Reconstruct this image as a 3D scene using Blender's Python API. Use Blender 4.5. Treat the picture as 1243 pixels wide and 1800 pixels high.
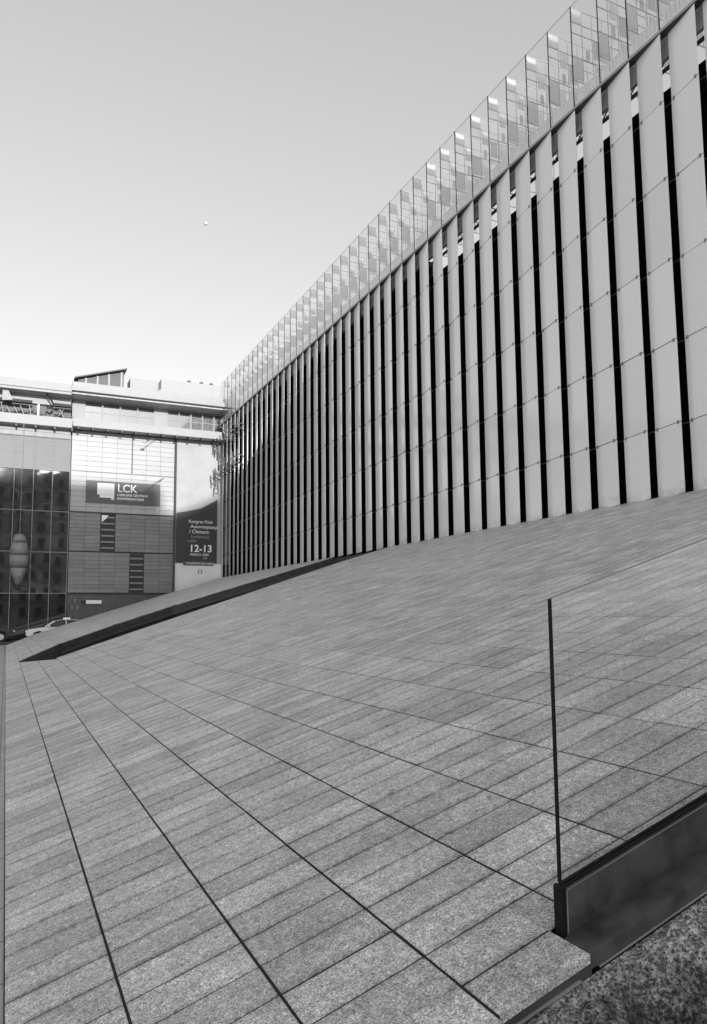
import bpy, math, random
from mathutils import Vector, Matrix

random.seed(7)
for o in list(bpy.data.objects):
    bpy.data.objects.remove(o, do_unlink=True)
S = bpy.context.scene
C = S.collection

# ------------------------------------------------------------------ camera, sky, sun, exposure
# x runs square away from the hall front, y along it, z up; the eye is at the origin, the street at z = -1.7
F, CX, CY, W, H = 1300.0, 621.5, 945.0, 1243.0, 1800.0
PITCH, YAW, ROLL = math.radians(5.914), math.radians(25.117), math.radians(0.5)
fw = Vector((math.sin(YAW)*math.cos(PITCH), math.cos(YAW)*math.cos(PITCH), math.sin(PITCH)))
rt0 = Vector((math.cos(YAW), -math.sin(YAW), 0))
up0 = rt0.cross(fw)
rt = rt0*math.cos(ROLL) - up0*math.sin(ROLL)
up = up0*math.cos(ROLL) + rt0*math.sin(ROLL)
cam = bpy.data.cameras.new('camera')
camo = bpy.data.objects.new('camera', cam)
C.objects.link(camo)
camo.matrix_world = Matrix(((rt.x, up.x, -fw.x, 0), (rt.y, up.y, -fw.y, 0), (rt.z, up.z, -fw.z, 0), (0, 0, 0, 1)))
cam.sensor_fit = 'VERTICAL'
cam.sensor_height = 36.0
cam.sensor_width = 36.0
cam.lens = 36.0*F/H
cam.shift_y = (CY - H/2)/H
cam.clip_start = 0.05
cam.clip_end = 6000
S.camera = camo

SUN = Vector((-0.04, -1.0, 0.1985)).normalized()          # towards the sun: low, behind the viewer
elev = math.asin(SUN.z)
world = bpy.data.worlds.new('World')
S.world = world
world.use_nodes = True
wn, wl = world.node_tree.nodes, world.node_tree.links
for n in list(wn):
    wn.remove(n)
sky = wn.new('ShaderNodeTexSky')
sky.sky_type = 'NISHITA'
sky.sun_disc = False
sky.sun_elevation = elev
sky.sun_rotation = math.atan2(SUN.x, SUN.y)
sky.air_density = 1.0
sky.dust_density = 1.7
sky.ozone_density = 1.0
bw = wn.new('ShaderNodeRGBToBW')                        # the photograph is black and white
bg = wn.new('ShaderNodeBackground')
bg.inputs['Strength'].default_value = 0.15
wo = wn.new('ShaderNodeOutputWorld')
wl.new(sky.outputs[0], bw.inputs[0])
pw = wn.new('ShaderNodeMath')                           # the print's softer tone scale
pw.operation = 'POWER'
pw.inputs[1].default_value = 0.62
mu = wn.new('ShaderNodeMath')
mu.operation = 'MULTIPLY'
mu.inputs[1].default_value = 1.55
wl.new(bw.outputs[0], pw.inputs[0])
wl.new(pw.outputs[0], mu.inputs[0])
wl.new(mu.outputs[0], bg.inputs['Color'])
wl.new(bg.outputs[0], wo.inputs['Surface'])

sl = bpy.data.lights.new('sun', 'SUN')
sl.energy = 2.0
sl.angle = math.radians(0.55)
sl.color = (1, 1, 1)
so = bpy.data.objects.new('sun', sl)
C.objects.link(so)
so.rotation_euler = SUN.to_track_quat('Z', 'Y').to_euler()

S.view_settings.view_transform = 'Standard'
S.view_settings.look = 'None'
S.view_settings.exposure = 1.05
S.view_settings.gamma = 1.0
S.view_settings.use_curve_mapping = False
S.render.engine = 'CYCLES'
S.cycles.transparent_max_bounces = 64
S.cycles.max_bounces = 8

# ------------------------------------------------------------------ helpers
def link(o, parent=None):
    C.objects.link(o)
    if parent is not None:
        o.parent = parent
    return o

def thing(name, label, cat, loc=(0, 0, 0), rz=0.0, group=None):
    o = bpy.data.objects.new(name, None)
    o.location = loc
    o.rotation_euler = (0, 0, rz)
    o.empty_display_size = 0.3
    C.objects.link(o)
    o['label'] = label
    o['category'] = cat
    if group:
        o['group'] = group
    return o

class MB:
    """collects boxes, bars and faces, builds ONE mesh"""
    def __init__(self):
        self.v, self.f = [], []
    def box(self, x0, x1, y0, y1, z0, z1):
        n = len(self.v)
        self.v += [(x0, y0, z0), (x1, y0, z0), (x1, y1, z0), (x0, y1, z0), (x0, y0, z1), (x1, y0, z1), (x1, y1, z1), (x0, y1, z1)]
        self.f += [tuple(n+i for i in q) for q in ((0, 3, 2, 1), (4, 5, 6, 7), (0, 1, 5, 4), (1, 2, 6, 5), (2, 3, 7, 6), (3, 0, 4, 7))]
        return self
    def prism(self, poly, z0, z1):
        """poly: (x,y) list counter-clockwise; z0,z1 numbers or functions of (x,y)"""
        fz0 = z0 if callable(z0) else (lambda x, y: z0)
        fz1 = z1 if callable(z1) else (lambda x, y: z1)
        n, k = len(self.v), len(poly)
        self.v += [(x, y, fz0(x, y)) for x, y in poly] + [(x, y, fz1(x, y)) for x, y in poly]
        self.f.append(tuple(n+i for i in reversed(range(k))))
        self.f.append(tuple(n+k+i for i in range(k)))
        for i in range(k):
            j = (i+1) % k
            self.f.append((n+i, n+j, n+k+j, n+k+i))
        return self
    def tube(self, a, b, r, seg=8, r2=None):
        a, b = Vector(a), Vector(b)
        r2 = r if r2 is None else r2
        d = (b-a).normalized()
        u = d.cross(Vector((0, 0, 1)))
        if u.length < 1e-3:
            u = Vector((1, 0, 0))
        u.normalize()
        w = d.cross(u)
        n = len(self.v)
        for p, rr in ((a, r), (b, r2)):
            for i in range(seg):
                t = 2*math.pi*i/seg
                self.v.append(tuple(p + u*math.cos(t)*rr + w*math.sin(t)*rr))
        for i in range(seg):
            j = (i+1) % seg
            self.f.append((n+i, n+seg+i, n+seg+j, n+j))
        self.f.append(tuple(n+i for i in range(seg)))
        self.f.append(tuple(n+seg+i for i in reversed(range(seg))))
        return self
    def lathe(self, prof, cx, cy, seg=20):
        n = len(self.v)
        for r, z in prof:
            for i in range(seg):
                t = 2*math.pi*i/seg
                self.v.append((cx+r*math.cos(t), cy+r*math.sin(t), z))
        for k in range(len(prof)-1):
            for i in range(seg):
                j = (i+1) % seg
                self.f.append((n+k*seg+i, n+k*seg+j, n+(k+1)*seg+j, n+(k+1)*seg+i))
        self.f.append(tuple(n+i for i in reversed(range(seg))))
        self.f.append(tuple(n+(len(prof)-1)*seg+i for i in range(seg)))
        return self
    def mesh(self, name, m):
        me = bpy.data.meshes.new(name)
        me.from_pydata(self.v, [], self.f)
        me.validate()
        me.update()
        me.materials.append(m)
        return me
    def build(self, name, m, parent=None, world=True, bevel=0.0, smooth=False):
        me = self.mesh(name, m)
        o = bpy.data.objects.new(name, me)
        link(o, parent)
        if parent is not None and world:
            # vertices were given in world coordinates
            p = parent
            mat = Matrix.Identity(4)
            chain = []
            while p is not None:
                chain.append(p); p = p.parent
            for q in reversed(chain):
                mat = mat @ (Matrix.Translation(q.location) @ q.rotation_euler.to_matrix().to_4x4())
            me.transform(mat.inverted())
        if smooth:
            for p in me.polygons:
                p.use_smooth = True
        if bevel > 0:
            b = o.modifiers.new('bevel', 'BEVEL')
            b.width = bevel
            b.segments = 2
            b.limit_method = 'ANGLE'
        return o

def structure(o):
    o['kind'] = 'structure'
    return o
def stuff(o):
    o['kind'] = 'stuff'
    return o

def place(name, me, parent, loc, rot=(0, 0, 0), scale=(1, 1, 1)):
    """instance of shared mesh data; parent sits unrotated, loc is in world coordinates"""
    o = bpy.data.objects.new(name, me)
    link(o, parent)
    off = Vector((0, 0, 0))
    p = parent
    while p is not None:
        off += p.location; p = p.parent
    o.location = Vector(loc) - off
    o.rotation_euler = rot
    o.scale = scale
    return o

# ------------------------------------------------------------------ materials
class M:
    def __init__(self, name):
        self.m = bpy.data.materials.new(name)
        self.m.use_nodes = True
        self.n, self.l = self.m.node_tree.nodes, self.m.node_tree.links
        self.b = self.n['Principled BSDF']
        self.out = self.n['Material Output']
    def node(self, t, **kw):
        x = self.n.new(t)
        for k, v in kw.items():
            setattr(x, k, v)
        return x
    def noise(self, scale, detail=3, rough=0.5, stretch=(1, 1, 1), coord='geo'):
        if coord == 'geo':
            g = self.node('ShaderNodeNewGeometry'); src = g.outputs['Position']
        else:
            g = self.node('ShaderNodeTexCoord'); src = g.outputs['Object']
        mp = self.node('ShaderNodeMapping')
        mp.inputs['Scale'].default_value = stretch
        t = self.node('ShaderNodeTexNoise')
        t.inputs['Scale'].default_value = scale
        t.inputs['Detail'].default_value = detail
        t.inputs['Roughness'].default_value = rough
        self.l.new(src, mp.inputs[0]); self.l.new(mp.outputs[0], t.inputs['Vector'])
        return t.outputs['Fac']
    def mapr(self, src, a, b, c, d, clamp=True):
        r = self.node('ShaderNodeMapRange'); r.clamp = clamp
        for i, v in zip(('From Min', 'From Max', 'To Min', 'To Max'), (a, b, c, d)):
            r.inputs[i].default_value = v
        self.l.new(src, r.inputs['Value'])
        return r.outputs[0]
    def math(self, op, a, b=None):
        x = self.node('ShaderNodeMath'); x.operation = op
        for i, v in ((0, a), (1, b)):
            if v is None: continue
            if isinstance(v, (int, float)): x.inputs[i].default_value = v
            else: self.l.new(v, x.inputs[i])
        return x.outputs[0]
    def color(self, src):
        cc = self.node('ShaderNodeCombineColor')
        for i in range(3): self.l.new(src, cc.inputs[i])
        self.l.new(cc.outputs[0], self.b.inputs['Base Color'])
    def bump(self, src, strength, dist):
        bp = self.node('ShaderNodeBump')
        bp.inputs['Strength'].default_value = strength
        bp.inputs['Distance'].default_value = dist
        self.l.new(src, bp.inputs['Height'])
        self.l.new(bp.outputs[0], self.b.inputs['Normal'])

def basic(name, v, rough=0.5, metal=0.0, spec=0.5, var=0.12, scale=3.0, stretch=(1, 1, 1), bump=0.0, per_object=0.0):
    k = M(name)
    f = k.mapr(k.noise(scale, 4, 0.6, stretch), 0.3, 0.7, v*(1-var), v*(1+var))
    if per_object > 0:
        oi = k.node('ShaderNodeObjectInfo')
        f = k.math('MULTIPLY', f, k.mapr(oi.outputs['Random'], 0, 1, 1-per_object, 1+per_object))
    k.color(f)
    k.b.inputs['Roughness'].default_value = rough
    k.b.inputs['Metallic'].default_value = metal
    k.b.inputs['Specular IOR Level'].default_value = spec
    if bump > 0:
        k.bump(k.noise(60, 3, 0.6), bump, 0.01)
    return k.m

def granite(name, base):
    """flamed granite: grain, clouding, one tone per slab, grime creeping in from the joints, water stains"""
    k = M(name)
    g = k.node('ShaderNodeNewGeometry')
    oi = k.node('ShaderNodeObjectInfo')
    r = k.math('FRACT', k.math('ADD', g.outputs['Random Per Island'], k.math('MULTIPLY', oi.outputs['Random'], 3.7)))
    tone = k.mapr(r, 0, 1, 0.84, 1.15)
    cloud = k.mapr(k.noise(2.2, 5, 0.65), 0.32, 0.68, 0.80, 1.18)
    mid = k.mapr(k.noise(30, 5, 0.85), 0.36, 0.64, 0.62, 1.36)
    sp = k.mapr(k.noise(115, 3, 0.85), 0.38, 0.62, 0.35, 1.70)
    streak = k.mapr(k.noise(1.0, 5, 0.7, (1.6, 11.0, 1.6)), 0.3, 0.7, 0.86, 1.13)
    f = k.math('MULTIPLY', k.math('MULTIPLY', tone, cloud), k.math('MULTIPLY', mid, sp))
    f = k.math('MULTIPLY', k.math('MULTIPLY', f, streak), base)
    # grime beside the cross joints, broken up by noise
    sx = k.node('ShaderNodeSeparateXYZ')
    k.l.new(g.outputs['Position'], sx.inputs[0])
    PBv = 0.1465*1.7
    ph = k.math('FRACT', k.math('ADD', k.math('DIVIDE', k.math('SUBTRACT', sx.outputs['Y'], 2.513), PBv), 0.5))
    dist = k.math('ABSOLUTE', k.math('SUBTRACT', ph, 0.5))
    gr = k.mapr(dist, 0.0, 0.17, 1.0, 0.0)
    gr = k.math('MULTIPLY', gr, k.mapr(k.noise(3.2, 6, 0.75), 0.40, 0.62, 0.08, 0.50))
    f = k.math('MULTIPLY', f, k.math('SUBTRACT', 1.0, gr))
    st = k.mapr(k.noise(0.75, 7, 0.75), 0.56, 0.70, 1.0, 0.66)
    f = k.math('MULTIPLY', f, st)
    sp2 = k.mapr(k.noise(9.0, 2, 0.5), 0.70, 0.74, 1.0, 0.55)          # small dark spots
    f = k.math('MULTIPLY', f, sp2)
    k.color(f)
    k.l.new(k.mapr(k.noise(1.4, 4, 0.6), 0.35, 0.65, 0.34, 0.60), k.b.inputs['Roughness'])
    k.b.inputs['Specular IOR Level'].default_value = 0.42
    k.bump(k.noise(110, 3, 0.7), 0.6, 0.005)
    return k.m

m_slab = granite('granite', 0.50)
m_bed = basic('joint_filler', 0.012, 0.9, var=0.3, scale=8)
m_trench = basic('dark_stone', 0.045, 0.6, var=0.35, scale=3, bump=0.3)
m_ledge = basic('grey_coping', 0.22, 0.6, var=0.2)
m_steel_dark = basic('dark_steel', 0.058, 0.34, metal=0.0, spec=0.6, var=0.55, scale=7, bump=0.04)
m_edge = basic('glass_edge', 0.010, 0.6, spec=0.15, var=0.1)
m_lightmetal = basic('bright_metal', 0.55, 0.35, metal=0.6, var=0.1)
m_white = basic('white_render', 0.37, 0.6, var=0.04, scale=2)
m_whitepanel = basic('white_cladding', 0.38, 0.45, var=0.03, scale=2, per_object=0.05)
m_greypanel = basic('grey_cladding', 0.20, 0.45, var=0.10, scale=2, per_object=0.12)
m_basewall = basic('dark_base_wall', 0.085, 0.6, var=0.2, scale=1.5)
m_black = basic('black_paint', 0.015, 0.5)
m_backing = basic('matt_black_lining', 0.010, 0.95, spec=0.0)
m_darkgrey = basic('dark_grey_paint', 0.06, 0.5)
m_midgrey = basic('mid_grey_metal', 0.22, 0.45, var=0.15)
m_poster = basic('poster_print', 0.035, 0.55, var=0.2, scale=0.6)
m_postersunlit = basic('poster_painted_sunlight', 0.38, 0.55, var=0.10, scale=0.7)  # sunlight on the upper poster, put into the base colour
m_sign = basic('sign_print', 0.09, 0.5, var=0.1)
m_letter = basic('white_lettering', 0.85, 0.6, var=0.02)
m_greyletter = basic('grey_lettering', 0.30, 0.6, var=0.02)
m_asphalt = basic('asphalt', 0.05, 0.9, var=0.25, scale=6, bump=0.3)
m_tyre = basic('tyre_rubber', 0.02, 0.8)
m_carwhite = basic('white_car_paint', 0.8, 0.2, var=0.01)
m_cardark = basic('dark_car_paint', 0.05, 0.2, var=0.01)
m_lampglass = basic('lamp_glass', 0.6, 0.15, var=0.01)
m_beam = basic('grey_beam', 0.45, 0.5, var=0.2)

def ground_mat():
    k = M('plaza_paving')
    br = k.node('ShaderNodeTexBrick')
    br.offset = 0.0
    g = k.node('ShaderNodeNewGeometry')
    k.l.new(g.outputs['Position'], br.inputs['Vector'])
    br.inputs['Scale'].default_value = 1.0
    br.inputs['Mortar Size'].default_value = 0.008
    br.inputs['Brick Width'].default_value = 0.5
    br.inputs['Row Height'].default_value = 0.5
    br.inputs['Color1'].default_value = (1, 1, 1, 1)
    br.inputs['Color2'].default_value = (0.86, 0.86, 0.86, 1)
    br.inputs['Mortar'].default_value = (0.4, 0.4, 0.4, 1)
    b2 = k.node('ShaderNodeRGBToBW')
    k.l.new(br.outputs['Color'], b2.inputs[0])
    f = k.math('MULTIPLY', b2.outputs[0], k.mapr(k.noise(0.8, 6, 0.6), 0.3, 0.7, 0.34, 0.46))
    f = k.math('MULTIPLY', f, k.mapr(k.noise(170, 2, 0.6), 0.3, 0.7, 0.75, 1.25))
    k.color(f)
    k.b.inputs['Roughness'].default_value = 0.6
    return k.m
m_ground = ground_mat()

def rough_mat():
    k = M('rough_concrete')
    big = k.mapr(k.noise(2.6, 4, 0.6), 0.50, 0.66, 1.0, 0.55)          # broad darker patches
    mid = k.mapr(k.noise(26, 5, 0.8), 0.40, 0.60, 0.45, 1.35)
    sp = k.mapr(k.noise(75, 3, 0.8), 0.40, 0.60, 0.25, 1.9)
    vo = k.node('ShaderNodeTexVoronoi')
    g = k.node('ShaderNodeNewGeometry')
    k.l.new(g.outputs['Position'], vo.inputs['Vector'])
    vo.inputs['Scale'].default_value = 55
    pit = k.mapr(vo.outputs['Distance'], 0.08, 0.30, 0.12, 1.0)        # air holes
    f = k.math('MULTIPLY', k.math('MULTIPLY', big, mid), k.math('MULTIPLY', sp, 0.40))
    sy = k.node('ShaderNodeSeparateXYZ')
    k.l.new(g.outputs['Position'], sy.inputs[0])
    hollow_shade = k.math('ADD', sy.outputs['Y'], k.math('MULTIPLY', k.noise(2.4, 8, 0.85), -1.3))   # shade of the hollow, put into the colour away from the edge
    f = k.math('MULTIPLY', f, k.mapr(hollow_shade, 1.08, 1.34, 0.14, 1.0))
    k.color(k.math('MULTIPLY', f, pit))
    k.b.inputs['Roughness'].default_value = 0.85
    k.bump(k.math('ADD', k.noise(60, 5, 0.8), pit), 0.8, 0.02)
    return k.m
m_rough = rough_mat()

def frosted_mat():
    """white back-enamelled facade glass"""
    k = M('white_glass')
    st = k.mapr(k.noise(2.0, 3, 0.6, (1, 5, 0.2)), 0.3, 0.7, 0.985, 1.015)
    oi = k.node('ShaderNodeObjectInfo')
    f = k.math('MULTIPLY', k.math('MULTIPLY', st, 0.90), k.mapr(oi.outputs['Random'], 0, 1, 0.94, 1.03))
    grime = k.mapr(k.noise(5.0, 5, 0.7, (1, 1, 0.4)), 0.62, 0.8, 1.0, 0.9)
    g = k.node('ShaderNodeNewGeometry')
    sx = k.node('ShaderNodeSeparateXYZ')
    k.l.new(g.outputs['Position'], sx.inputs[0])
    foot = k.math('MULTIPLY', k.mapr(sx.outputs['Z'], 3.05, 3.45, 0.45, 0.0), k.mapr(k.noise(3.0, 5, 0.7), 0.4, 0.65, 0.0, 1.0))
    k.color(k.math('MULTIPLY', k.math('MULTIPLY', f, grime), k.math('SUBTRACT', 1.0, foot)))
    k.b.inputs['Roughness'].default_value = 0.12
    k.b.inputs['Specular IOR Level'].default_value = 0.5
    return k.m
m_frost = frosted_mat()

def glass_mat(name, clear, gloss_rough=0.02, haze=0.1, tint=0.9):
    """thin sheet: see-through, a little milky, Fresnel reflection"""
    k = M(name)
    k.n.remove(k.b)
    tr = k.node('ShaderNodeBsdfTransparent'); tr.inputs[0].default_value = (clear, clear, clear, 1)
    gl = k.node('ShaderNodeBsdfGlossy'); gl.inputs['Roughness'].default_value = gloss_rough
    df = k.node('ShaderNodeBsdfDiffuse'); df.inputs[0].default_value = (tint, tint, tint, 1)
    tl = k.node('ShaderNodeBsdfTranslucent'); tl.inputs[0].default_value = (tint, tint, tint, 1)
    ad = k.node('ShaderNodeMixShader'); ad.inputs[0].default_value = 0.5
    k.l.new(df.outputs[0], ad.inputs[1]); k.l.new(tl.outputs[0], ad.inputs[2])
    m1 = k.node('ShaderNodeMixShader'); m1.inputs[0].default_value = haze
    k.l.new(tr.outputs[0], m1.inputs[1]); k.l.new(ad.outputs[0], m1.inputs[2])
    fr = k.node('ShaderNodeFresnel')
    gg = k.node('ShaderNodeNewGeometry')            # a thin sheet: both faces reflect alike
    k.l.new(k.mapr(gg.outputs['Backfacing'], 0, 1, 1.45, 1/1.45), fr.inputs[0])
    m2 = k.node('ShaderNodeMixShader')
    k.l.new(fr.outputs[0], m2.inputs[0]); k.l.new(m1.outputs[0], m2.inputs[1]); k.l.new(gl.outputs[0], m2.inputs[2])
    k.l.new(m2.outputs[0], k.out.inputs[0])
    return k.m
m_clear = glass_mat('clear_glass', 0.98, 0.01, 0.006)
m_fin = glass_mat('parapet_glass', 1.0, 0.03, 0.05, 0.95)
m_sheet = glass_mat('parapet_sheet_glass', 1.0, 0.05, 0.02, 0.9)
m_panewhite = glass_mat('white_pane_glass', 0.9, 0.1, 0.80, 0.92)
m_panegrey = glass_mat('grey_pane_glass', 0.80, 0.1, 0.12, 0.5)
m_bars = basic('pale_glazing_bar', 0.5, 0.4, var=0.05)

def mirror_mat(name, v, rough=0.02, metal=0.9, wave=0.0):
    k = M(name)
    k.color(k.mapr(k.noise(0.6, 3, 0.6), 0.3, 0.7, v*0.93, v*1.05))
    k.b.inputs['Metallic'].default_value = metal
    k.b.inputs['Roughness'].default_value = rough
    if wave:
        k.bump(k.noise(0.7, 2, 0.5), wave, 0.05)
    return k.m
m_mirror = mirror_mat('coated_glass', 0.27, 0.028, 1.0, 0.06)
m_blinds = basic('glass_over_pale_blinds', 0.26, 0.7, spec=0.1, var=0.08, scale=1.2, stretch=(0.5, 1, 6))
m_mirrordark = mirror_mat('tinted_glass', 0.16, 0.03, 1.0, 0.0)
m_window = mirror_mat('window_glass', 0.24, 0.04, 0.9)
m_backwall = basic('old_render', 0.34, 0.8, var=0.35, scale=0.25)
m_backwin = basic('dark_window', 0.09, 0.3)

# ------------------------------------------------------------------ ramp geometry
SL, HE, XF = 0.30, 1.70, 15.80
def zr(x, y=0): return SL*x - HE
XA = [v*HE for v in (0.03, 0.288, 0.575, 0.855, 1.155, 1.432, 1.748, 2.06, 2.372, 2.66)]
PA = 0.292*HE
while XA[-1] + PA < XF + 0.3:
    XA.append(XA[-1] + PA)
XA[-1] = XF + 0.14
PB, YB0, YEDGE = 0.1465*HE, 2.513, 2.045
near_l = [(0.33, 29.0), (1.31, 24.7), (4.2, 26.1), (8.5, 27.8), (13.2, 29.9), (16.2, 30.2)]
far_l = [(0.33, 29.0), (2.1, 32.9), (4.4, 35.0), (7.3, 36.4), (16.2, 36.6)]
end_l = [(0.0, 49.0), (1.8, 54.8), (4.4, 56.9), (9.4, 58.4), (16.2, 59.9)]
def seg_at(pl, x):
    for a, b in zip(pl, pl[1:]):
        if x <= b[0] or b is pl[-1]:
            return a, b
def y_at(pl, x):
    a, b = seg_at(pl, x)
    return a[1] + (b[1]-a[1])*(x-a[0])/(b[0]-a[0])
def clip(poly, a, b, below):
    """keep the part of poly with y below / above the line a-b"""
    def s(p):
        v = p[1] - (a[1] + (b[1]-a[1])*(p[0]-a[0])/(b[0]-a[0]))
        return -v if below else v
    out = []
    for i, p in enumerate(poly):
        q = poly[(i+1) % len(poly)]
        sp, sq = s(p), s(q)
        if sp >= 0: out.append(p)
        if (sp >= 0) != (sq >= 0):
            t = sp/(sp-sq)
            out.append((p[0]+(q[0]-p[0])*t, p[1]+(q[1]-p[1])*t))
    return out

# ------------------------------------------------------------------ ground, street
g = MB()
g.v = [(-3000, -3000, -1.70), (3000, -3000, -1.70), (3000, 3000, -1.70), (-3000, 3000, -1.70)]
g.f = [(0, 1, 2, 3)]
structure(g.build('ground', m_ground))
g = MB()
g.v = [(-300, 50.2, -1.694), (0.0, 50.2, -1.694), (2.2, 56.0, -1.694), (14, 59.4, -1.694), (14, 59.7, -1.694), (-300, 59.7, -1.694)]
g.f = [(0, 1, 2, 3, 4, 5)]
structure(g.build('road', m_asphalt))

# ------------------------------------------------------------------ stone ramp
ramp = thing('stone_ramp', 'sloping granite slab ramp rising from the street to the foot of the ribbed hall', 'ramp', (0.05, 2.045, -1.70))
del ramp['category']
ramp['kind'] = 'structure'
WALLX = XF + 0.16
bed = MB()
zt = lambda x, y: zr(x) - 0.0045
nb = [(0.052, YEDGE+0.012), (1.831, YEDGE+0.012), (1.831, 2.262), (WALLX, 2.262)] + [(min(x, WALLX), y-0.01) for x, y in reversed(near_l)] + [(0.052, 29.0)]
bed.prism(nb, -1.9, zt)
bed.build('ramp_bed', m_bed, ramp)
bed = MB()
fb = [(0.052, 29.02)] + [(min(x, WALLX), y+0.01) for x, y in far_l] + [(min(x, WALLX), y) for x, y in reversed(end_l)]
fb = [fb[0]] + fb[1:]
bed.prism(fb, -1.9, zt)
bed.build('ramp_bed', m_trench, ramp)
led = MB()                                                 # pale ledge let into the far wall of the cutting
for a, b in zip(far_l[1:], far_l[2:]):
    b = (min(b[0], WALLX), b[1])
    led.prism([(a[0], a[1]-0.30), (b[0], b[1]-0.30), (b[0], b[1]+0.008), (a[0], a[1]+0.008)], lambda x, y: zr(x)-0.44, lambda x, y: zr(x)-0.36)
led.build('ledge', m_darkgrey, ramp)

rows = [YEDGE, YB0-PB] + [YB0 + PB*i for i in range(0, 236)]
cells = []
for i in range(len(XA)-1):
    xm = (XA[i]+XA[i+1])/2
    for j in range(len(rows)-1):
        x0, x1 = XA[i]+0.0060, XA[i+1]-0.0060
        y0, y1 = rows[j]+0.0056, rows[j+1]-0.0056
        ym = (y0+y1)/2
        if x1 > 1.84 and y0 < 2.31:                        # the balustrade stands here
            if x0 < 1.84:
                cells.append((i, j, [(x0, y0), (1.832, y0), (1.832, y1), (x0, y1)], xm, ym, False))
                x0 = 1.834
            if y1 < 2.33:
                continue
            y0 = 2.262
        poly = [(x0, y0), (x1, y0), (x1, y1), (x0, y1)]
        full = True
        ye = y_at(end_l, xm)
        if y1 > ye - 0.6:
            if y0 > ye + 0.6: continue
            a, b = seg_at(end_l, xm); poly = clip(poly, a, b, True); full = False
        if xm > 0.33:
            yn, yf = y_at(near_l, xm), y_at(far_l, xm)
            if yn - 1.2 < ym < yf + 1.2:
                if ym < (yn+yf)/2:
                    a, b = seg_at(near_l, xm); poly = clip(poly, a, b, True)
                else:
                    a, b = seg_at(far_l, xm); poly = clip(poly, a, b, False)
                full = False
        if len(poly) >= 3:
            cells.append((i, j, poly, xm, ym, full and y0 != 2.262))
def to_px(p):
    p = Vector(p)
    d = p.dot(fw)
    if d < 0.1: return (-1e6, -1e6, 1e9)
    return (CX + F*p.dot(rt)/d, CY - F*p.dot(up)/d, d)
def in_view(x, y):
    q = to_px((x, y, zr(x)))
    return -60 < q[0] < 1300 and -60 < q[1] < 1860
vis = sorted([c for c in cells if c[5] and in_view(c[3], c[4])], key=lambda c: Vector((c[3], c[4], zr(c[3]))).length)
near_set = {(c[0], c[1]) for c in vis[:290]}
cosr = 1/math.sqrt(1+SL*SL)
sw, sh = 0.5, PB-0.0112                                     # nominal slab: 0.5 m along the slope
def slab_mesh(c, name):
    hx, hy, t = sw/2, sh/2, 0.03
    k = MB()
    ch = 0.0025
    k.v = [(-hx, -hy, -t), (hx, -hy, -t), (hx, hy, -t), (-hx, hy, -t), (-hx, -hy, -ch), (hx, -hy, -ch), (hx, hy, -ch), (-hx, hy, -ch),
           (-hx+ch, -hy+ch, 0), (hx-ch, -hy+ch, 0), (hx-ch, hy-ch, 0), (-hx+ch, hy-ch, 0)]
    k.f = [(8, 9, 10, 11)]
    for a in range(4):
        b = (a+1) % 4
        k.f += [(a, b, 4+b, 4+a), (4+a, 4+b, 8+b, 8+a)]
    return k.mesh(name, m_slab)
sm = slab_mesh(None, 'stone_slab')
rest = MB()
tilt = math.atan(SL)
for i, j, poly, xm, ym, full in cells:
    dz = random.uniform(-0.0012, 0.0012)
    if (i, j) in near_set:
        wx = (XA[i+1]-XA[i]-0.0120)/cosr
        place('stone_slab', sm, ramp, (xm, ym, zr(xm)+dz), (random.uniform(-.003, .003), -tilt, random.uniform(-.0008, .0008)), (wx/sw, 1, 1))
    else:
        rest.prism(poly, lambda x, y: zr(x)-0.03, lambda x, y, d=dz: zr(x)+d)
stuff(rest.build('stone_slabs', m_slab, ramp))

# edge of the slab field: thin bright strip and the rough footing below it
es = MB()
es.prism([(1.35, YEDGE-0.005), (1.78, YEDGE-0.009), (1.78, YEDGE+0.02), (1.35, YEDGE+0.02)], lambda x, y: zr(x)-0.058, lambda x, y: zr(x)-0.055)
es.build('edge_strip', m_lightmetal, ramp)
kb = MB()
kb.prism([(-0.6, YEDGE+0.004), (1.835, YEDGE+0.004), (1.835, YEDGE+0.012), (-0.6, YEDGE+0.012)], -1.9, lambda x, y: zr(x)-0.031)
kb.build('edge_face', m_trench, ramp)

# rough footing: a real height field
from mathutils import noise as mn
rg = MB()
nx, ny = 420, 150
x0, x1, yy0, yy1 = 0.2, 6.2, 0.75, 2.05
for b in range(ny+1):
    for a in range(nx+1):
        x = x0 + (x1-x0)*a/nx; y = yy0 + (yy1-yy0)*b/ny
        p = Vector((x*3.1, y*3.1, 3.3))
        h = 0.05*mn.fractal(p, 0.9, 2.1, 6) + 0.030*mn.noise(p*4.3) + 0.013*mn.noise(p*11) + 0.006*mn.noise(p*25)
        fall = min(1.0, (yy1-y)/0.06)
        rim = 0.20 + 0.16*mn.noise(Vector((x*2.3, 7.7, 1.1))) + 0.10*mn.noise(Vector((x*7.1, 2.2, y*4)))
        dd = (yy1 - y - rim)/0.14
        dd = max(0.0, min(1.0, dd)); dd = dd*dd*(3-2*dd)
        h += -0.26*dd*(0.55+0.9*mn.noise(Vector((x*3.7, y*3.7, 9.0))))
        rg.v.append((x, y, zr(x) - 0.070 + h*fall - 0.12*(yy1-y)))
for b in range(ny):
    for a in range(nx):
        q = b*(nx+1)+a
        rg.f.append((q, q+1, q+nx+2, q+nx+1))
structure(rg.build('rough_footing', m_rough, smooth=True))

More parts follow.
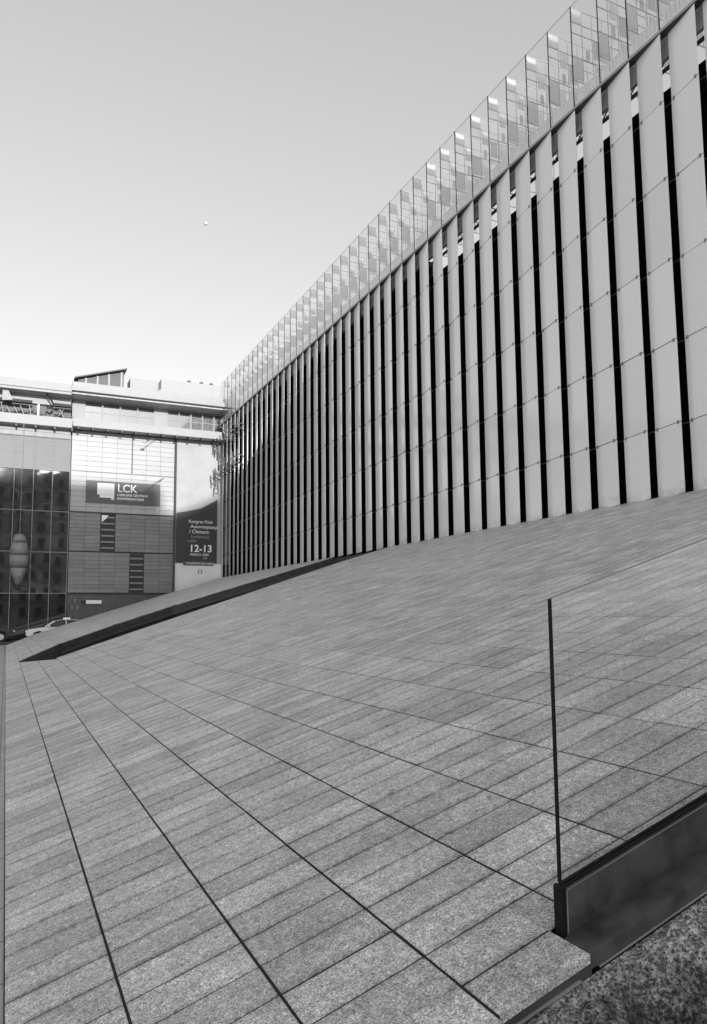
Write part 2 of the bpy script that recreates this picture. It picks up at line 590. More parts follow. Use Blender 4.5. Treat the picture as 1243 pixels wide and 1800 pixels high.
# ------------------------------------------------------------------ glass balustrade
bal = thing('glass_balustrade', 'frameless glass balustrade with dark steel foot rail at the lower edge of the stone ramp', 'balustrade', (1.86, 2.20, zr(1.86)))
XE = 12.0
XB = 1.855
k = MB()
def slanted(k, xa, xb, ya, yb, da, db):
    k.prism([(xa, ya), (xb, ya), (xb, yb), (xa, yb)], lambda x, y: zr(x)+da, lambda x, y: zr(x)+db)
slanted(k, XB+0.012, XE, 2.205, 2.217, -0.02, 0.142)         # front plate
k.build('front_plate', m_steel_dark, bal)
k = MB(); slanted(k, XB+0.012, XE, 2.246, 2.253, -0.02, 0.148); k.build('back_plate', m_steel_dark, bal)
k = MB(); slanted(k, XB+0.012, XE, 2.2175, 2.2235, 0.02, 0.152); slanted(k, XB+0.012, XE, 2.237, 2.2455, 0.02, 0.156); k.build('gasket', m_edge, bal)
k = MB(); slanted(k, XB-0.002, XB+0.0115, 2.203, 2.2545, -0.025, 0.153); k.build('end_cap', m_edge, bal)
k = MB(); slanted(k, XB+0.014, XB+0.019, 2.2015, 2.2045, -0.01, 0.138); slanted(k, XB+0.019, XE, 2.2025, 2.2045, 0.138, 0.141); k.build('edge_trim', m_midgrey, bal)
k = MB(); slanted(k, 1.836, XE, 2.055, 2.150, -0.055, -0.006); k.build('sill_plate', m_steel_dark, bal)
k = MB(); slanted(k, 1.836, XE, 2.153, 2.2045, -0.055, -0.016); k.build('sill_plate', m_steel_dark, bal)
k = MB(); slanted(k, 1.87, XE, 2.046, 2.0545, -0.060, -0.057); k.build('drip_strip', m_lightmetal, bal)
HG = 1.192
joints = [XB, 4.05, 6.25, 8.45, XE]
for a, b in zip(joints, joints[1:]):
    k = MB(); slanted(k, a+0.012, b-0.004, 2.224, 2.2365, 0.03, HG); gp = k.build('glass_pane', m_clear, bal)
    k = MB(); slanted(k, a+0.004, a+0.0118, 2.2235, 2.237, 0.03 if a > XB else 0.165, HG); k.build('edge', m_edge, gp)
    k = MB(); slanted(k, a+0.012, b-0.004, 2.224, 2.2365, HG+0.0003, HG+0.0035); k.build('top_edge', m_midgrey, gp)

# ------------------------------------------------------------------ ribbed hall
hall = thing('ribbed_hall', 'long hall with upright white glass ribs, dark gaps and a glass parapet above the ramp', 'building', (XF, 8.0, -1.70))
YH0, YH1, PC = 9.0, 60.2, 1.1345
k = MB(); k.box(XF+0.95, XF+1.2, 6.0, 27.5, -1.7, 14.98); k.box(XF+0.95, XF+1.2, 27.5, YH1, -1.7, 15.86)
k.build('wall', m_backing, hall)
k = MB(); k.box(XF+1.2, XF+22, 6.0, YH1, 14.3, 14.7); k.build('roof', m_midgrey, hall)
k = MB(); k.box(XF+21.6, XF+22, 6.0, YH1, -1.7, 14.3); k.box(XF+1.2, XF+21.6, 6.0, 6.3, -1.7, 14.3); k.build('wall', m_darkgrey, hall)
k = MB(); k.box(XF+0.14, XF+0.95, 6.0, YH1, -1.7, 3.0); k.build('plinth', m_trench, hall)
cols = []
y = 13.48
while y > YH0: y -= PC
while y + PC < YH1 + 0.9:
    if y > YH0-1: cols.append(y)
    y += PC
zrow = [3.06, 4.96, 7.19, 9.42, 11.72, 13.92, 15.88]
dx, ln = 0.195, 1.035
ang = math.atan2(-dx, ln)
plen = math.hypot(dx, ln)
pm = {}
for r in range(6):
    hh = zrow[r+1]-zrow[r]-(0.020 if r < 5 else 0.0)
    k = MB(); k.box(0, 0.014, 0, plen, 0, hh)
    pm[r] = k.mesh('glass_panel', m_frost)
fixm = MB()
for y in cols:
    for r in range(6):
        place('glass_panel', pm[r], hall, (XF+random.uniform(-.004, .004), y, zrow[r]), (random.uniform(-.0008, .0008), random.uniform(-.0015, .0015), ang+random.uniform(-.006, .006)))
    for r in range(1, 6):
        for t in (0.10, 0.90):
            cx_, cy_ = XF + dx*t, y + ln*t
            fixm.box(cx_-0.02, cx_+0.02, cy_-0.028, cy_+0.028, zrow[r]-0.06, zrow[r]+0.03)
        fixm.box(XF+dx+0.05, XF+0.5, y+1.0, y+1.04, zrow[r]-0.05, zrow[r]+0.02)
stuff(fixm.build('panel_clamps', m_midgrey, hall))
k = MB()
for r in range(1, 6): k.box(XF+0.245, XF+0.285, YH0, YH1, zrow[r]-0.04, zrow[r]-0.005)
k.build('rail', m_darkgrey, hall)
k = MB(); k.box(XF+0.30, XF+0.42, YH0, YH1, 15.33, 16.0); k.build('top_beam', m_beam, hall)
k = MB(); k.tube((XF+0.62, YH0, 15.30), (XF+0.62, 27.4, 15.30), 0.06, 10); k.build('pipe', m_darkgrey, hall)
k = MB()
yy = 12.0
while yy < 27:
    k.tube((XF+0.62, yy, 15.30), (XF+0.62, yy+0.55, 15.75), 0.022, 6)
    k.tube((XF+0.62, yy+0.55, 15.75), (XF+0.62, yy+1.1, 15.30), 0.022, 6)
    yy += 1.1
k.build('truss', m_darkgrey, hall)
k = MB(); k.box(XF-0.010, XF+0.23, YH0, YH1, 15.885, 15.90); k.build('top_trim', m_darkgrey, hall)
k = MB(); k.box(XF-0.006, XF+0.12, YH0, YH1, 15.905, 15.99); k.build('cornice', m_white, hall)
k = MB()
for y in cols:
    k.box(XF+0.02, XF+0.05, y+0.03, y+1.08, 16.0, 16.10)
    k.box(XF+0.02, XF+0.05, y+0.03, y+1.08, 16.38, 16.44)
    for q in range(7): k.box(XF+0.022, XF+0.048, y+0.05+0.145*q, y+0.15+0.145*q, 16.1005, 16.3795)
stuff(k.build('kick_plates', basic('white_enamel', 0.85, 0.3, var=0.03), hall))

k = MB()
for z in (14.35, 13.9, 11.9, 11.3):
    for q in range(7):
        yq = 53.2 + q*PC + random.uniform(-.1, .1)
        w = random.uniform(.35, .9) * (1 if z in (14.35, 11.3) else 0.7)
        k.tube((XF+0.05, yq, z), (XF-w, yq, z+random.uniform(.1, .5)), 0.045, 5)
        k.tube((XF-w, yq, z-0.12), (XF-w, yq, z+0.55), 0.06, 5)
stuff(k.build('end_brackets', m_darkgrey, hall))

# parapet: a clear fin square to the front in every bay, with a mosaic of tinted panes
DF, ZP0, ZP1 = 2.1, 16.0, 19.45
k = MB(); k.box(0.02, DF, -0.006, 0.006, 0, ZP1-ZP0-0.02); fin_me = k.mesh('glass_fin', m_fin)
k = MB(); k.box(-0.010, 0.0185, -0.009, 0.009, 0, ZP1-ZP0); edge_me = k.mesh('mullion', m_edge)
k = MB()
for z in (0.05, 0.92, 1.74, 2.56, 2.93, ZP1-ZP0-0.03): k.box(0.02, DF, -0.011, 0.011, z-0.009, z+0.009)
for x in (0.44, 0.86, 1.28, 1.70, DF): k.box(x-0.007, x+0.007, -0.010, 0.010, 0.06, ZP1-ZP0-0.04)
grid_me = k.mesh('glazing_bars', m_bars)
k = MB(); k.box(-0.2, 0.2, -0.0085, 0.0085, -0.24, 0.24); pane_w = k.mesh('pane', m_panewhite)
k = MB(); k.box(-0.2, 0.2, -0.0085, 0.0085, -0.24, 0.24); pane_g = k.mesh('pane', m_panegrey)
k = MB(); k.box(0, 0.012, 0.02, PC-0.02, 0.02, ZP1-ZP0-0.02); sheet_me = k.mesh('parapet_sheet', m_sheet)
k = MB(); k.box(-0.002, 0.014, 0.02, PC-0.02, ZP1-ZP0-0.0195, ZP1-ZP0-0.006); cap_me = k.mesh('cap', m_bars)
# (x, z, width scale, height scale, white?)
spots = [(0.235, 3.18, 1.0, 0.92, 1), (0.66, 2.62, 0.7, 1.1, 1), (1.07, 2.22, 0.8, 1.3, 0), (0.66, 1.95, 0.35, 0.7, 0), (1.49, 2.2, 0.9, 1.2, 1),
         (0.235, 1.35, 0.9, 1.5, 1), (0.66, 0.6, 0.9, 0.9, 1), (1.07, 1.3, 0.6, 1.5, 1), (1.49, 0.55, 0.8, 1.5, 0), (1.9, 1.4, 0.8, 1.4, 1)]
for y in cols:
    if y < 10.5: continue
    fin = place('glass_fin', fin_me, hall, (XF, y, ZP0), (0, random.uniform(-.004, .004), random.uniform(-.03, .03)))
    place('mullion', edge_me, fin, (XF, y, ZP0))
    place('glazing_bars', grid_me, fin, (XF, y, ZP0))
    near = y < 26.5
    for q, (a, b, sx, sz, wh) in enumerate(spots):
        if not near and q not in (0, 1, 5, 7, 9): continue
        me = pane_w if (wh and (near or q != 0)) else pane_g
        yo = -0.0005*q
        if random.random() < 0.12: continue
        place('pane', me, fin, (XF+a, y+yo, ZP0+b), (0, 0, 0), (sx, 1 + 0.06*q, sz))
    sheet = place('parapet_sheet', sheet_me, hall, (XF, y, ZP0))
    place('cap', cap_me, sheet, (XF, y, ZP0))

# ------------------------------------------------------------------ the moon: a small pale ball, lit by the sun
mdir = (rt*((362-CX)/F) - up*((393-CY)/F) + fw).normalized()
mc = mdir*4200
k = MB()
prof = [(9.3*math.sin(math.pi*i/12)+0.01, mc.z-9.3*math.cos(math.pi*i/12)) for i in range(13)]
k.lathe(prof, mc.x, mc.y, 20)
mo = k.build('moon', basic('moon_rock', 0.62, 0.9, var=0.25, scale=0.15), smooth=True)
mo['label'] = 'tiny pale daytime moon in the empty sky left of the glass parapet'
mo['category'] = 'moon'

# ------------------------------------------------------------------ text
def text(name, body, size, m, parent, x, y, z, align='LEFT', sx=1.0, bold=0.0):
    cu = bpy.data.curves.new(name, 'FONT')
    cu.body = body
    cu.size = size
    cu.align_x = align
    cu.extrude = 0.006
    cu.offset = bold
    to = bpy.data.objects.new('tmp', cu)
    C.objects.link(to)
    dg = bpy.context.evaluated_depsgraph_get()
    me = bpy.data.meshes.new_from_object(to.evaluated_get(dg))
    bpy.data.objects.remove(to, do_unlink=True)
    me.name = name
    me.materials.clear(); me.materials.append(m)
    return place(name, me, parent, (x, y, z), (math.pi/2, 0, 0), (sx, 1, 1))

# ------------------------------------------------------------------ conference building at the end of the hall
YB = 60.0
cb = thing('conference_building', 'pale panelled conference building with LCK sign and event poster at the end of the ramp', 'building', (8.0, YB, -1.70))
k = MB(); k.box(4.15, 18.4, YB+0.06, YB+18, 1.80, 14.5); k.build('wall', m_darkgrey, cb)
k = MB(); k.box(4.15, 18.4, YB+0.03, YB+18, -1.7, 1.72); k.build('base_wall', m_basewall, cb)
k = MB(); k.box(4.1, 12.05, YB-0.04, YB+0.05, 1.72, 1.80); k.build('joint', m_black, cb)
colx = [4.17 + 1.125*i for i in range(8)]
pmesh = {}
def clad(w, h, m, key):
    if key not in pmesh:
        kk = MB(); kk.box(0, w-0.02, 0, 0.055, 0, h-0.02); pmesh[key] = kk.mesh('cladding_panel', m)
    return pmesh[key]
wins = [(6.42, 7.545, 5.10, 7.88), (8.67, 9.795, 1.92, 4.72)]
for z0, z1, m, key in ((1.83, 4.94, m_greypanel, 'g'), (5.03, 7.98, m_greypanel, 'g2'), (8.08, 11.20, m_whitepanel, 'w'), (11.27, 14.40, m_whitepanel, 'w2')):
    rows_n = 10 if m is m_greypanel else 8
    hgt = (z1-z0)/rows_n
    for i in range(7):
        for r in range(rows_n):
            zc = z0 + hgt*(r+0.5); xc = colx[i]+0.56
            if any(a-0.05 < xc < b+0.05 and c-0.1 < zc < d+0.12 for a, b, c, d in wins): continue
            place('cladding_panel', clad(1.125, hgt, m, key), cb, (colx[i], YB, z0+hgt*r))
for a, b, c, d in wins:
    kk = MB(); kk.box(a, b, YB+0.052, YB+0.058, c-0.1, d+0.1); fr = kk.build('window', m_black, cb)
    for q in range(6):
        z = c + 0.12 + (d-c-0.15)*q/5.5
        kk = MB(); kk.prism([(a+0.05, YB-0.02), (b-0.08, YB-0.02), (b-0.08, YB+0.05), (a+0.05, YB+0.05)], z, z+0.12); kk.build('louvre', m_midgrey if q else m_ledge, fr)
kk = MB(); kk.v = [(6.5, YB-0.03, 7.3), (6.5, YB-0.03, 7.85), (7.0, YB-0.03, 7.85), (6.85, YB-0.03, 7.6)]; kk.v += [(x, y+0.01, z) for x, y, z in kk.v]
kk.f = [(0, 1, 2, 3), (7, 6, 5, 4), (0, 4, 5, 1), (1, 5, 6, 2), (2, 6, 7, 3), (3, 7, 4, 0)]
kk.build('corner_reflection', m_letter, cb)  # white sheet standing in for a reflection in the window corner
# joints between storeys, rain pipe, slot
k = MB(); k.box(4.1, 12.0, YB-0.012, YB+0.05, 11.205, 11.262); k.build('joint', m_midgrey, cb)
k = MB(); k.box(4.1, 12.0, YB-0.05, YB+0.05, 7.99, 8.07); k.build('joint', m_darkgrey, cb)
k = MB(); k.box(4.1, 12.0, YB-0.03, YB+0.05, 4.955, 5.02); k.build('joint', m_black, cb)
k = MB(); k.box(8.66, 8.74, YB-0.03, YB+0.05, 11.3, 14.35); k.build('slot', m_darkgrey, cb)
k = MB(); k.tube((12.12, YB-0.1, 1.9), (12.12, YB-0.1, 14.4), 0.075, 8); k.build('downpipe', m_darkgrey, cb)
# poster bay
k = MB(); k.box(12.22, 18.4, YB-0.02, YB+0.05, 4.2, 14.4); k.build('poster_wall', m_white, cb)
sgn = MB()
pl = [(12.25, 4.25), (15.62, 4.25), (15.62, 9.55), (14.2, 8.75), (13.0, 8.45), (12.25, 8.3)]  # top edge follows the shadow line, drawn as a change of tone
n = len(pl)
sgn.v = [(x, YB-0.045, z) for x, z in pl] + [(x, YB-0.022, z) for x, z in pl]
sgn.f = [tuple(range(n)), tuple(reversed(range(n, 2*n)))] + [((i+1) % n, i, n+i, n+(i+1) % n) for i in range(n)]
poster = sgn.build('poster', m_poster, cb)
k = MB()
pl2 = [(12.25, 8.32), (13.0, 8.47), (14.2, 8.77), (15.62, 9.57), (15.62, 14.2), (12.25, 14.2)]
k.v = [(x, YB-0.044, z) for x, z in pl2] + [(x, YB-0.022, z) for x, z in pl2]
k.f = [tuple(range(6)), tuple(reversed(range(6, 12)))] + [((i+1) % 6, i, 6+i, 6+(i+1) % 6) for i in range(6)]
k.build('poster_sunlit_half', m_postersunlit, cb)
yt = YB-0.056
text('lettering', 'Kongres Klub', 0.36, m_letter, poster, 13.25, yt, 7.55)
text('lettering', 'Automatyzacja', 0.38, m_letter, poster, 13.42, yt, 7.13)
text('lettering', '/ Chmura', 0.42, m_letter, poster, 13.3, yt, 6.70)
text('lettering', 'konferencja', 0.32, m_greyletter, poster, 13.45, yt, 6.32)
text('lettering', 'Lublin', 0.32, m_greyletter, poster, 13.15, yt, 5.98)
text('date_lettering', '12-13', 0.82, m_letter, poster, 13.32, yt, 5.18, bold=0.012)
text('lettering', 'MARCA 2020', 0.27, m_letter, poster, 13.4, yt, 4.86)
text('lettering', 'LCK', 0.16, m_letter, poster, 14.5, yt, 4.62)
k = MB(); k.box(12.2, 16.0, YB-0.03, YB+0.02, 1.6, 4.20); k.build('hoarding', basic('white_hoarding', 0.72, 0.5, var=0.06, scale=0.8), cb)
k = MB(); k.box(12.85, 15.35, YB-0.075, YB-0.046, 4.06, 4.42); st = k.build('poster_strip', m_darkgrey, cb)
text('lettering', 'KONFERENCYJNE LUBLIN', 0.22, m_letter, st, 13.1, YB-0.085, 4.16, sx=0.9)
k = MB(); k.box(14.05, 14.42, YB-0.045, YB-0.031, 3.42, 3.72); k.build('notice', m_midgrey, cb)
k = MB(); k.box(14.14, 14.33, YB-0.052, YB-0.0455, 3.50, 3.64); k.build('notice', m_letter, cb)
# LCK sign
k = MB(); k.box(5.28, 10.92, YB-0.10, YB-0.01, 8.78, 10.52); sg = k.build('sign_board', m_sign, cb)
k = MB(); k.box(6.1, 7.38, YB-0.112, YB-0.101, 9.45, 10.36); k.box(6.3, 7.38, YB-0.112, YB-0.101, 9.22, 9.44); k.box(7.15, 7.38, YB-0.112, YB-0.101, 9.08, 9.21)
k.build('logo', m_letter, sg)
text('lettering', 'LCK', 0.86, m_letter, sg, 7.6, YB-0.112, 9.74, bold=0.014, sx=0.95)
text('lettering', 'LUBELSKIE CENTRUM', 0.245, m_letter, sg, 7.6, YB-0.112, 9.42, sx=1.0, bold=0.006)
text('lettering', 'KONFERENCYJNE', 0.245, m_letter, sg, 7.6, YB-0.112, 9.12, sx=1.05, bold=0.006)
for a, b in (((9.4, YB-1.5, 13.6), (10.7, YB-0.02, 14.4)), ((9.2, YB-1.5, 9.7), (11.2, YB-0.02, 11.1))):
    k = MB(); k.tube(a, b, 0.03, 6); k.box(a[0]-0.14, a[0]+0.14, a[1]-0.06, a[1]+0.06, a[2]-0.07, a[2]+0.07); k.build('spotlight_arm', m_midgrey, cb)
# base: name plates and wall lamps
k = MB(); k.box(5.15, 5.50, YB-0.02, YB+0.028, 0.93, 1.22); k.build('wall_plate', m_black, cb)
k = MB(); k.box(5.52, 6.65, YB-0.02, YB+0.028, 0.97, 1.24); k.build('wall_plate', m_letter, cb)
for x, z in ((4.72, 1.22), (4.5, 0.72), (4.92, 0.72)):
    k = MB(); k.box(x-0.08, x+0.08, YB-0.12, YB+0.02, z, z+0.09); k.box(x-0.07, x+0.07, YB-0.07, YB+0.02, z-0.14, z-0.002); k.build('wall_lamp', m_ledge, cb)
# ledge with brackets, glazed top storey, roof
k = MB(); k.box(4.12, 16.6, YB-1.3, YB+0.6, 14.46, 14.72); k.box(4.12, 16.6, YB-1.34, YB-1.301, 14.40, 15.02); k.build('canopy', m_white, cb)
kb_ = MB(); kb_.box(-0.05, 0.05, 0, 1.2, -0.12, -0.002); kb_.box(-0.07, 0.07, -0.03, 0.12, -0.2, -0.121); bme = kb_.mesh('bracket', m_darkgrey)
x = 4.5
while x < 16.4:
    place('bracket', bme, cb, (x, YB-1.25, 14.455)); x += 1.06
k = MB(); k.box(4.15, 18.4, YB+0.6, YB+18, 14.5, 17.3); k.build('upper_wall', m_white, cb)
def window(x0, x1, z0, z1, parent, glass=m_window, split=0.55):
    k = MB(); t = 0.05
    ya, yb2 = YB+0.54, YB+0.60
    k.box(x0, x0+t, ya, yb2, z0, z1); k.box(x1-t, x1, ya, yb2, z0, z1); k.box(x0+t, x1-t, ya, yb2, z0, z0+t); k.box(x0+t, x1-t, ya, yb2, z1-t, z1)
    zm = z0 + (z1-z0)*split
    k.box(x0+t, x1-t, ya, yb2, zm-t/2, zm+t/2)
    w = k.build('window', m_white, parent)
    k = MB(); k.box(x0+t, x1-t, YB+0.57, YB+0.598, z0+t, zm-t/2); k.build('pane', glass, w)
    k = MB(); k.box(x0+t, x1-t, YB+0.57, YB+0.598, zm+t/2, z1-t); k.build('pane', glass, w)
for i in range(4): window(5.05+1.36*i, 5.05+1.36*(i+1)-0.02, 15.05, 16.95, cb)
for i in range(5): window(11.5+0.98*i, 11.5+0.98*(i+1)-0.02, 15.05, 16.95, cb)
k = MB(); k.box(4.0, 17.95, YB-1.0, YB+0.598, 17.0, 17.16); k.build('soffit', m_beam, cb)
k = MB(); k.box(3.95, 17.98, YB-1.35, YB+18, 17.17, 17.55); k.box(4.05, 17.98, YB-0.9, YB+18, 17.551, 17.98); k.build('roof', m_white, cb)
# things on the roof
ph = thing('roof_pavilion', 'dark glazed pavilion with a roof rising to the right on top of the pale building', 'roof pavilion', (6.0, 64.0, 17.98))
k = MB(); k.v = [(4.7, 63, 18.0), (8.3, 63, 18.0), (8.3, 66, 18.0), (4.7, 66, 18.0), (4.7, 63, 19.35), (8.3, 63, 20.5), (8.3, 66, 20.5), (4.7, 66, 19.35)]
k.f = [(0, 3, 2, 1), (4, 5, 6, 7), (0, 1, 5, 4), (1, 2, 6, 5), (2, 3, 7, 6), (3, 0, 4, 7)]
k.build('glazed_box', m_darkgrey, ph)
k = MB(); k.v = [(4.4, 62.6, 19.36), (8.5, 62.6, 20.62), (8.5, 66.3, 20.62), (4.4, 66.3, 19.36), (4.4, 62.6, 19.46), (8.5, 62.6, 20.72), (8.5, 66.3, 20.72), (4.4, 66.3, 19.46)]
k.f = [(0, 3, 2, 1), (4, 5, 6, 7), (0, 1, 5, 4), (1, 2, 6, 5), (2, 3, 7, 6), (3, 0, 4, 7)]
k.build('roof_plate', m_darkgrey, ph)
for x, ztop in ((5.3, 19.55), (6.2, 19.82), (7.1, 20.1), (8.1, 20.4)):
    k = MB(); k.box(x-0.07, x+0.07, 62.9, 62.995, 18.0, ztop); k.build('post', m_white, ph)
pl_ = thing('roof_plant_room', 'long white rooftop plant box with grey windows tapering to the left, on the pale building', 'roof plant room', (13.0, 64.0, 17.98))
k = MB(); k.box(11.4, 17.4, 63, 66, 18.0, 20.3); k.box(9.0, 11.398, 64.3, 66, 18.0, 20.45); k.build('box', m_white, pl_)
k = MB(); k.v = [(8.7, 63, 18.0), (11.38, 63, 18.0), (11.38, 64.2, 18.0), (8.7, 64.2, 18.0), (8.7, 63, 18.35), (11.38, 63, 19.35), (11.38, 64.2, 19.35), (8.7, 64.2, 18.35)]
k.f = [(0, 3, 2, 1), (4, 5, 6, 7), (0, 1, 5, 4), (1, 2, 6, 5), (2, 3, 7, 6), (3, 0, 4, 7)]
k.build('glazed_lean_to', m_window, pl_)
for x in (9.5, 10.4, 11.3):
    k = MB(); k.box(x-0.05, x+0.05, 62.93, 62.995, 18.0, 19.35 if x > 11 else 19.0); k.build('post', m_white, pl_)
for i, x in enumerate((14.0, 15.1, 16.0)):
    v = thing('roof_cowl', ('leftmost', 'middle', 'rightmost')[i] + ' of three small round dark vent cowls on the white rooftop box', 'vent cowl', (x, 64, 20.3), group='vent cowls on the plant room')
    k = MB(); k.tube((x, 64, 20.31), (x, 64, 20.5), 0.06, 8); k.build('pipe', m_midgrey, v)
    k = MB(); k.lathe([(0.02, 20.48), (0.19, 20.56), (0.2, 20.66), (0.08, 20.76)], x, 64, 10); k.build('cap', m_darkgrey, v)
an = thing('roof_crane', 'small grey davit crane standing at the roof edge beside the glass parapet', 'davit crane', (16.9, 60.5, 17.98))
k = MB(); k.tube((16.6, 60.5, 18.0), (17.1, 60.5, 19.1), 0.12, 8); k.build('mast', m_midgrey, an)
k = MB(); k.tube((16.9, 60.5, 18.9), (17.7, 60.5, 19.45), 0.08, 8); k.tube((17.7, 60.5, 19.45), (17.75, 60.5, 18.5), 0.04, 6); k.build('arm', m_midgrey, an)

# ------------------------------------------------------------------ glass-fronted building at the far left
gb = thing('glass_building', 'tall building with a mirror-dark gridded glass front at the left edge beside the white car', 'building', (0.0, YB, -1.70))
k = MB(); k.box(-26, 4.05, YB+0.35, YB+18, -1.7, 16.6); k.build('wall', m_darkgrey, gb)
gx = [4.08, 2.86, 1.53, 0.20]
while gx[-1] > -25: gx.append(gx[-1]-1.33)
gz = [-1.6, 1.75, 4.85, 7.95, 11.1, 13.62]
for a in range(len(gx)-1):
    for b in range(len(gz)-1):
        w, h = gx[a]-gx[a+1]-0.03, gz[b+1]-gz[b]-0.03
        k = MB(); k.box(-w/2, w/2, 0, 0.02, -h/2, h/2)
        o = bpy.data.objects.new('glass_pane', k.mesh('glass_pane', m_mirrordark if b < 1 else (m_blinds if b == 4 else m_mirror))); link(o, gb)
        o.location = Vector(((gx[a]+gx[a+1])/2, YB, (gz[b]+gz[b+1])/2)) - gb.location
        o.rotation_euler = (random.uniform(-.0022, .0022), 0, random.uniform(-.004, .004))
for x in gx:
    k = MB(); k.box(x-0.025, x+0.025, YB-0.09, YB-0.012, -1.6, 13.9); k.build('mullion', m_ledge, gb)
for z in gz[1:]:
    k = MB(); k.box(-25, 4.08, YB-0.085, YB-0.015, z-0.03, z+0.03); k.build('transom', m_ledge, gb)
k = MB(); k.box(-26, 4.08, YB-0.06, YB+0.34, 13.66, 13.98); k.build('blind_box', m_midgrey, gb)
k = MB(); k.box(-26, 4.08, YB-0.9, YB+0.34, 14.32, 14.36); k.box(-26, 4.08, YB-0.95, YB-0.9005, 14.32, 15.02); k.box(-26, 4.08, YB-0.1, YB+0.34, 13.99, 14.315); k.build('canopy', m_white, gb)
for x in gx:
    k = MB(); k.box(x-0.06, x+0.06, YB-0.85, YB-0.101, 14.12, 14.315); k.build('bracket', m_darkgrey, gb)
k = MB(); k.box(-26, 3.95, YB-1.2, YB+18, 17.05, 17.62); k.box(-26, 3.95, YB-1.1, YB+18, 16.85, 17.045); k.build('roof', m_white, gb)
k = MB(); k.box(-26, 4.02, YB+0.1, YB+0.34, 16.2, 16.84); k.build('frieze', m_white, gb)
tr = thing('pipe_truss', 'dark tubular pipework hung under the roof slab above the mirror glass front', 'pipework', (1.0, YB-0.5, 15.0))
k = MB(); k.tube((-14, YB-0.5, 16.12), (1.25, YB-0.5, 16.12), 0.13, 8); k.build('pipe', m_darkgrey, tr)
k = MB(); k.tube((2.8, YB-0.5, 16.12), (4.05, YB-0.5, 16.1), 0.14, 8); k.build('pipe', m_darkgrey, tr)
k = MB(); k.tube((2.1, YB-0.6, 17.0), (2.75, YB-0.6, 16.1), 0.07, 6); k.tube((2.75, YB-0.6, 16.1), (2.45, YB-0.6, 15.72), 0.07, 6); k.tube((2.45, YB-0.6, 15.72), (2.15, YB-0.6, 16.0), 0.06, 6); k.build('bracket', m_black, tr)
k = MB(); k.v = [(-0.8, YB-0.7, 17.0), (-0.5, YB-0.7, 17.0), (-0.1, YB-0.7, 16.1), (-0.8, YB-0.7, 16.0)]; k.v += [(x, y+0.12, z) for x, y, z in k.v]
k.f = [(3, 2, 1, 0), (4, 5, 6, 7), (0, 1, 5, 4), (1, 2, 6, 5), (2, 3, 7, 6), (3, 0, 4, 7)]; k.build('gusset', m_midgrey, tr)
k = MB()
rr = random.Random(3)
for i in range(34):
    x = -12 + 16*i/34; z = 15.1
    k.tube((x, YB-0.3, z + rr.uniform(0, .2)), (x+rr.uniform(-.4, .6), YB-0.3, z+rr.uniform(.5, .9)), 0.035, 5)
    k.tube((x, YB-0.2, z + rr.uniform(.3, .7)), (x+rr.uniform(.2, .8), YB-0.2, z+rr.uniform(.2, .8)), 0.04, 5)
k.build('cross_tubes', m_midgrey, tr)
k = MB(); k.box(1.62, 1.74, YB-0.6, YB-0.5, 14.9, 16.0); k.build('hanger', m_letter, tr)

# lantern in front of the glass
ln_ = thing('hanging_lantern', 'pale barrel-shaped lantern tapering to a point, hung before the dark glass front', 'lantern', (0.72, YB-0.9, 6.1))
prof = [(0.24, 6.0), (0.40, 5.6), (0.46, 5.35)]
bands = [[(0.30, 6.02), (0.42, 5.72), (0.47, 5.46)], [(0.49, 5.40), (0.60, 5.0), (0.64, 4.55)], [(0.65, 4.49), (0.62, 4.0), (0.56, 3.62)], [(0.54, 3.56), (0.36, 2.9), (0.2, 2.35)]]
for bnd in bands:
    k = MB(); k.lathe(bnd, 0.72, YB-0.9, 18); k.build('shell', m_midgrey if bnd is bands[0] else m_ledge, ln_, smooth=True)
k = MB(); k.lathe([(0.17, 2.34), (0.15, 2.05)], 0.72, YB-0.9, 12); k.build('tip', m_black, ln_)
k = MB(); k.tube((0.72, YB-0.9, 6.03), (0.72, YB-0.9, 14.31), 0.02, 6); k.build('cable', m_midgrey, ln_)

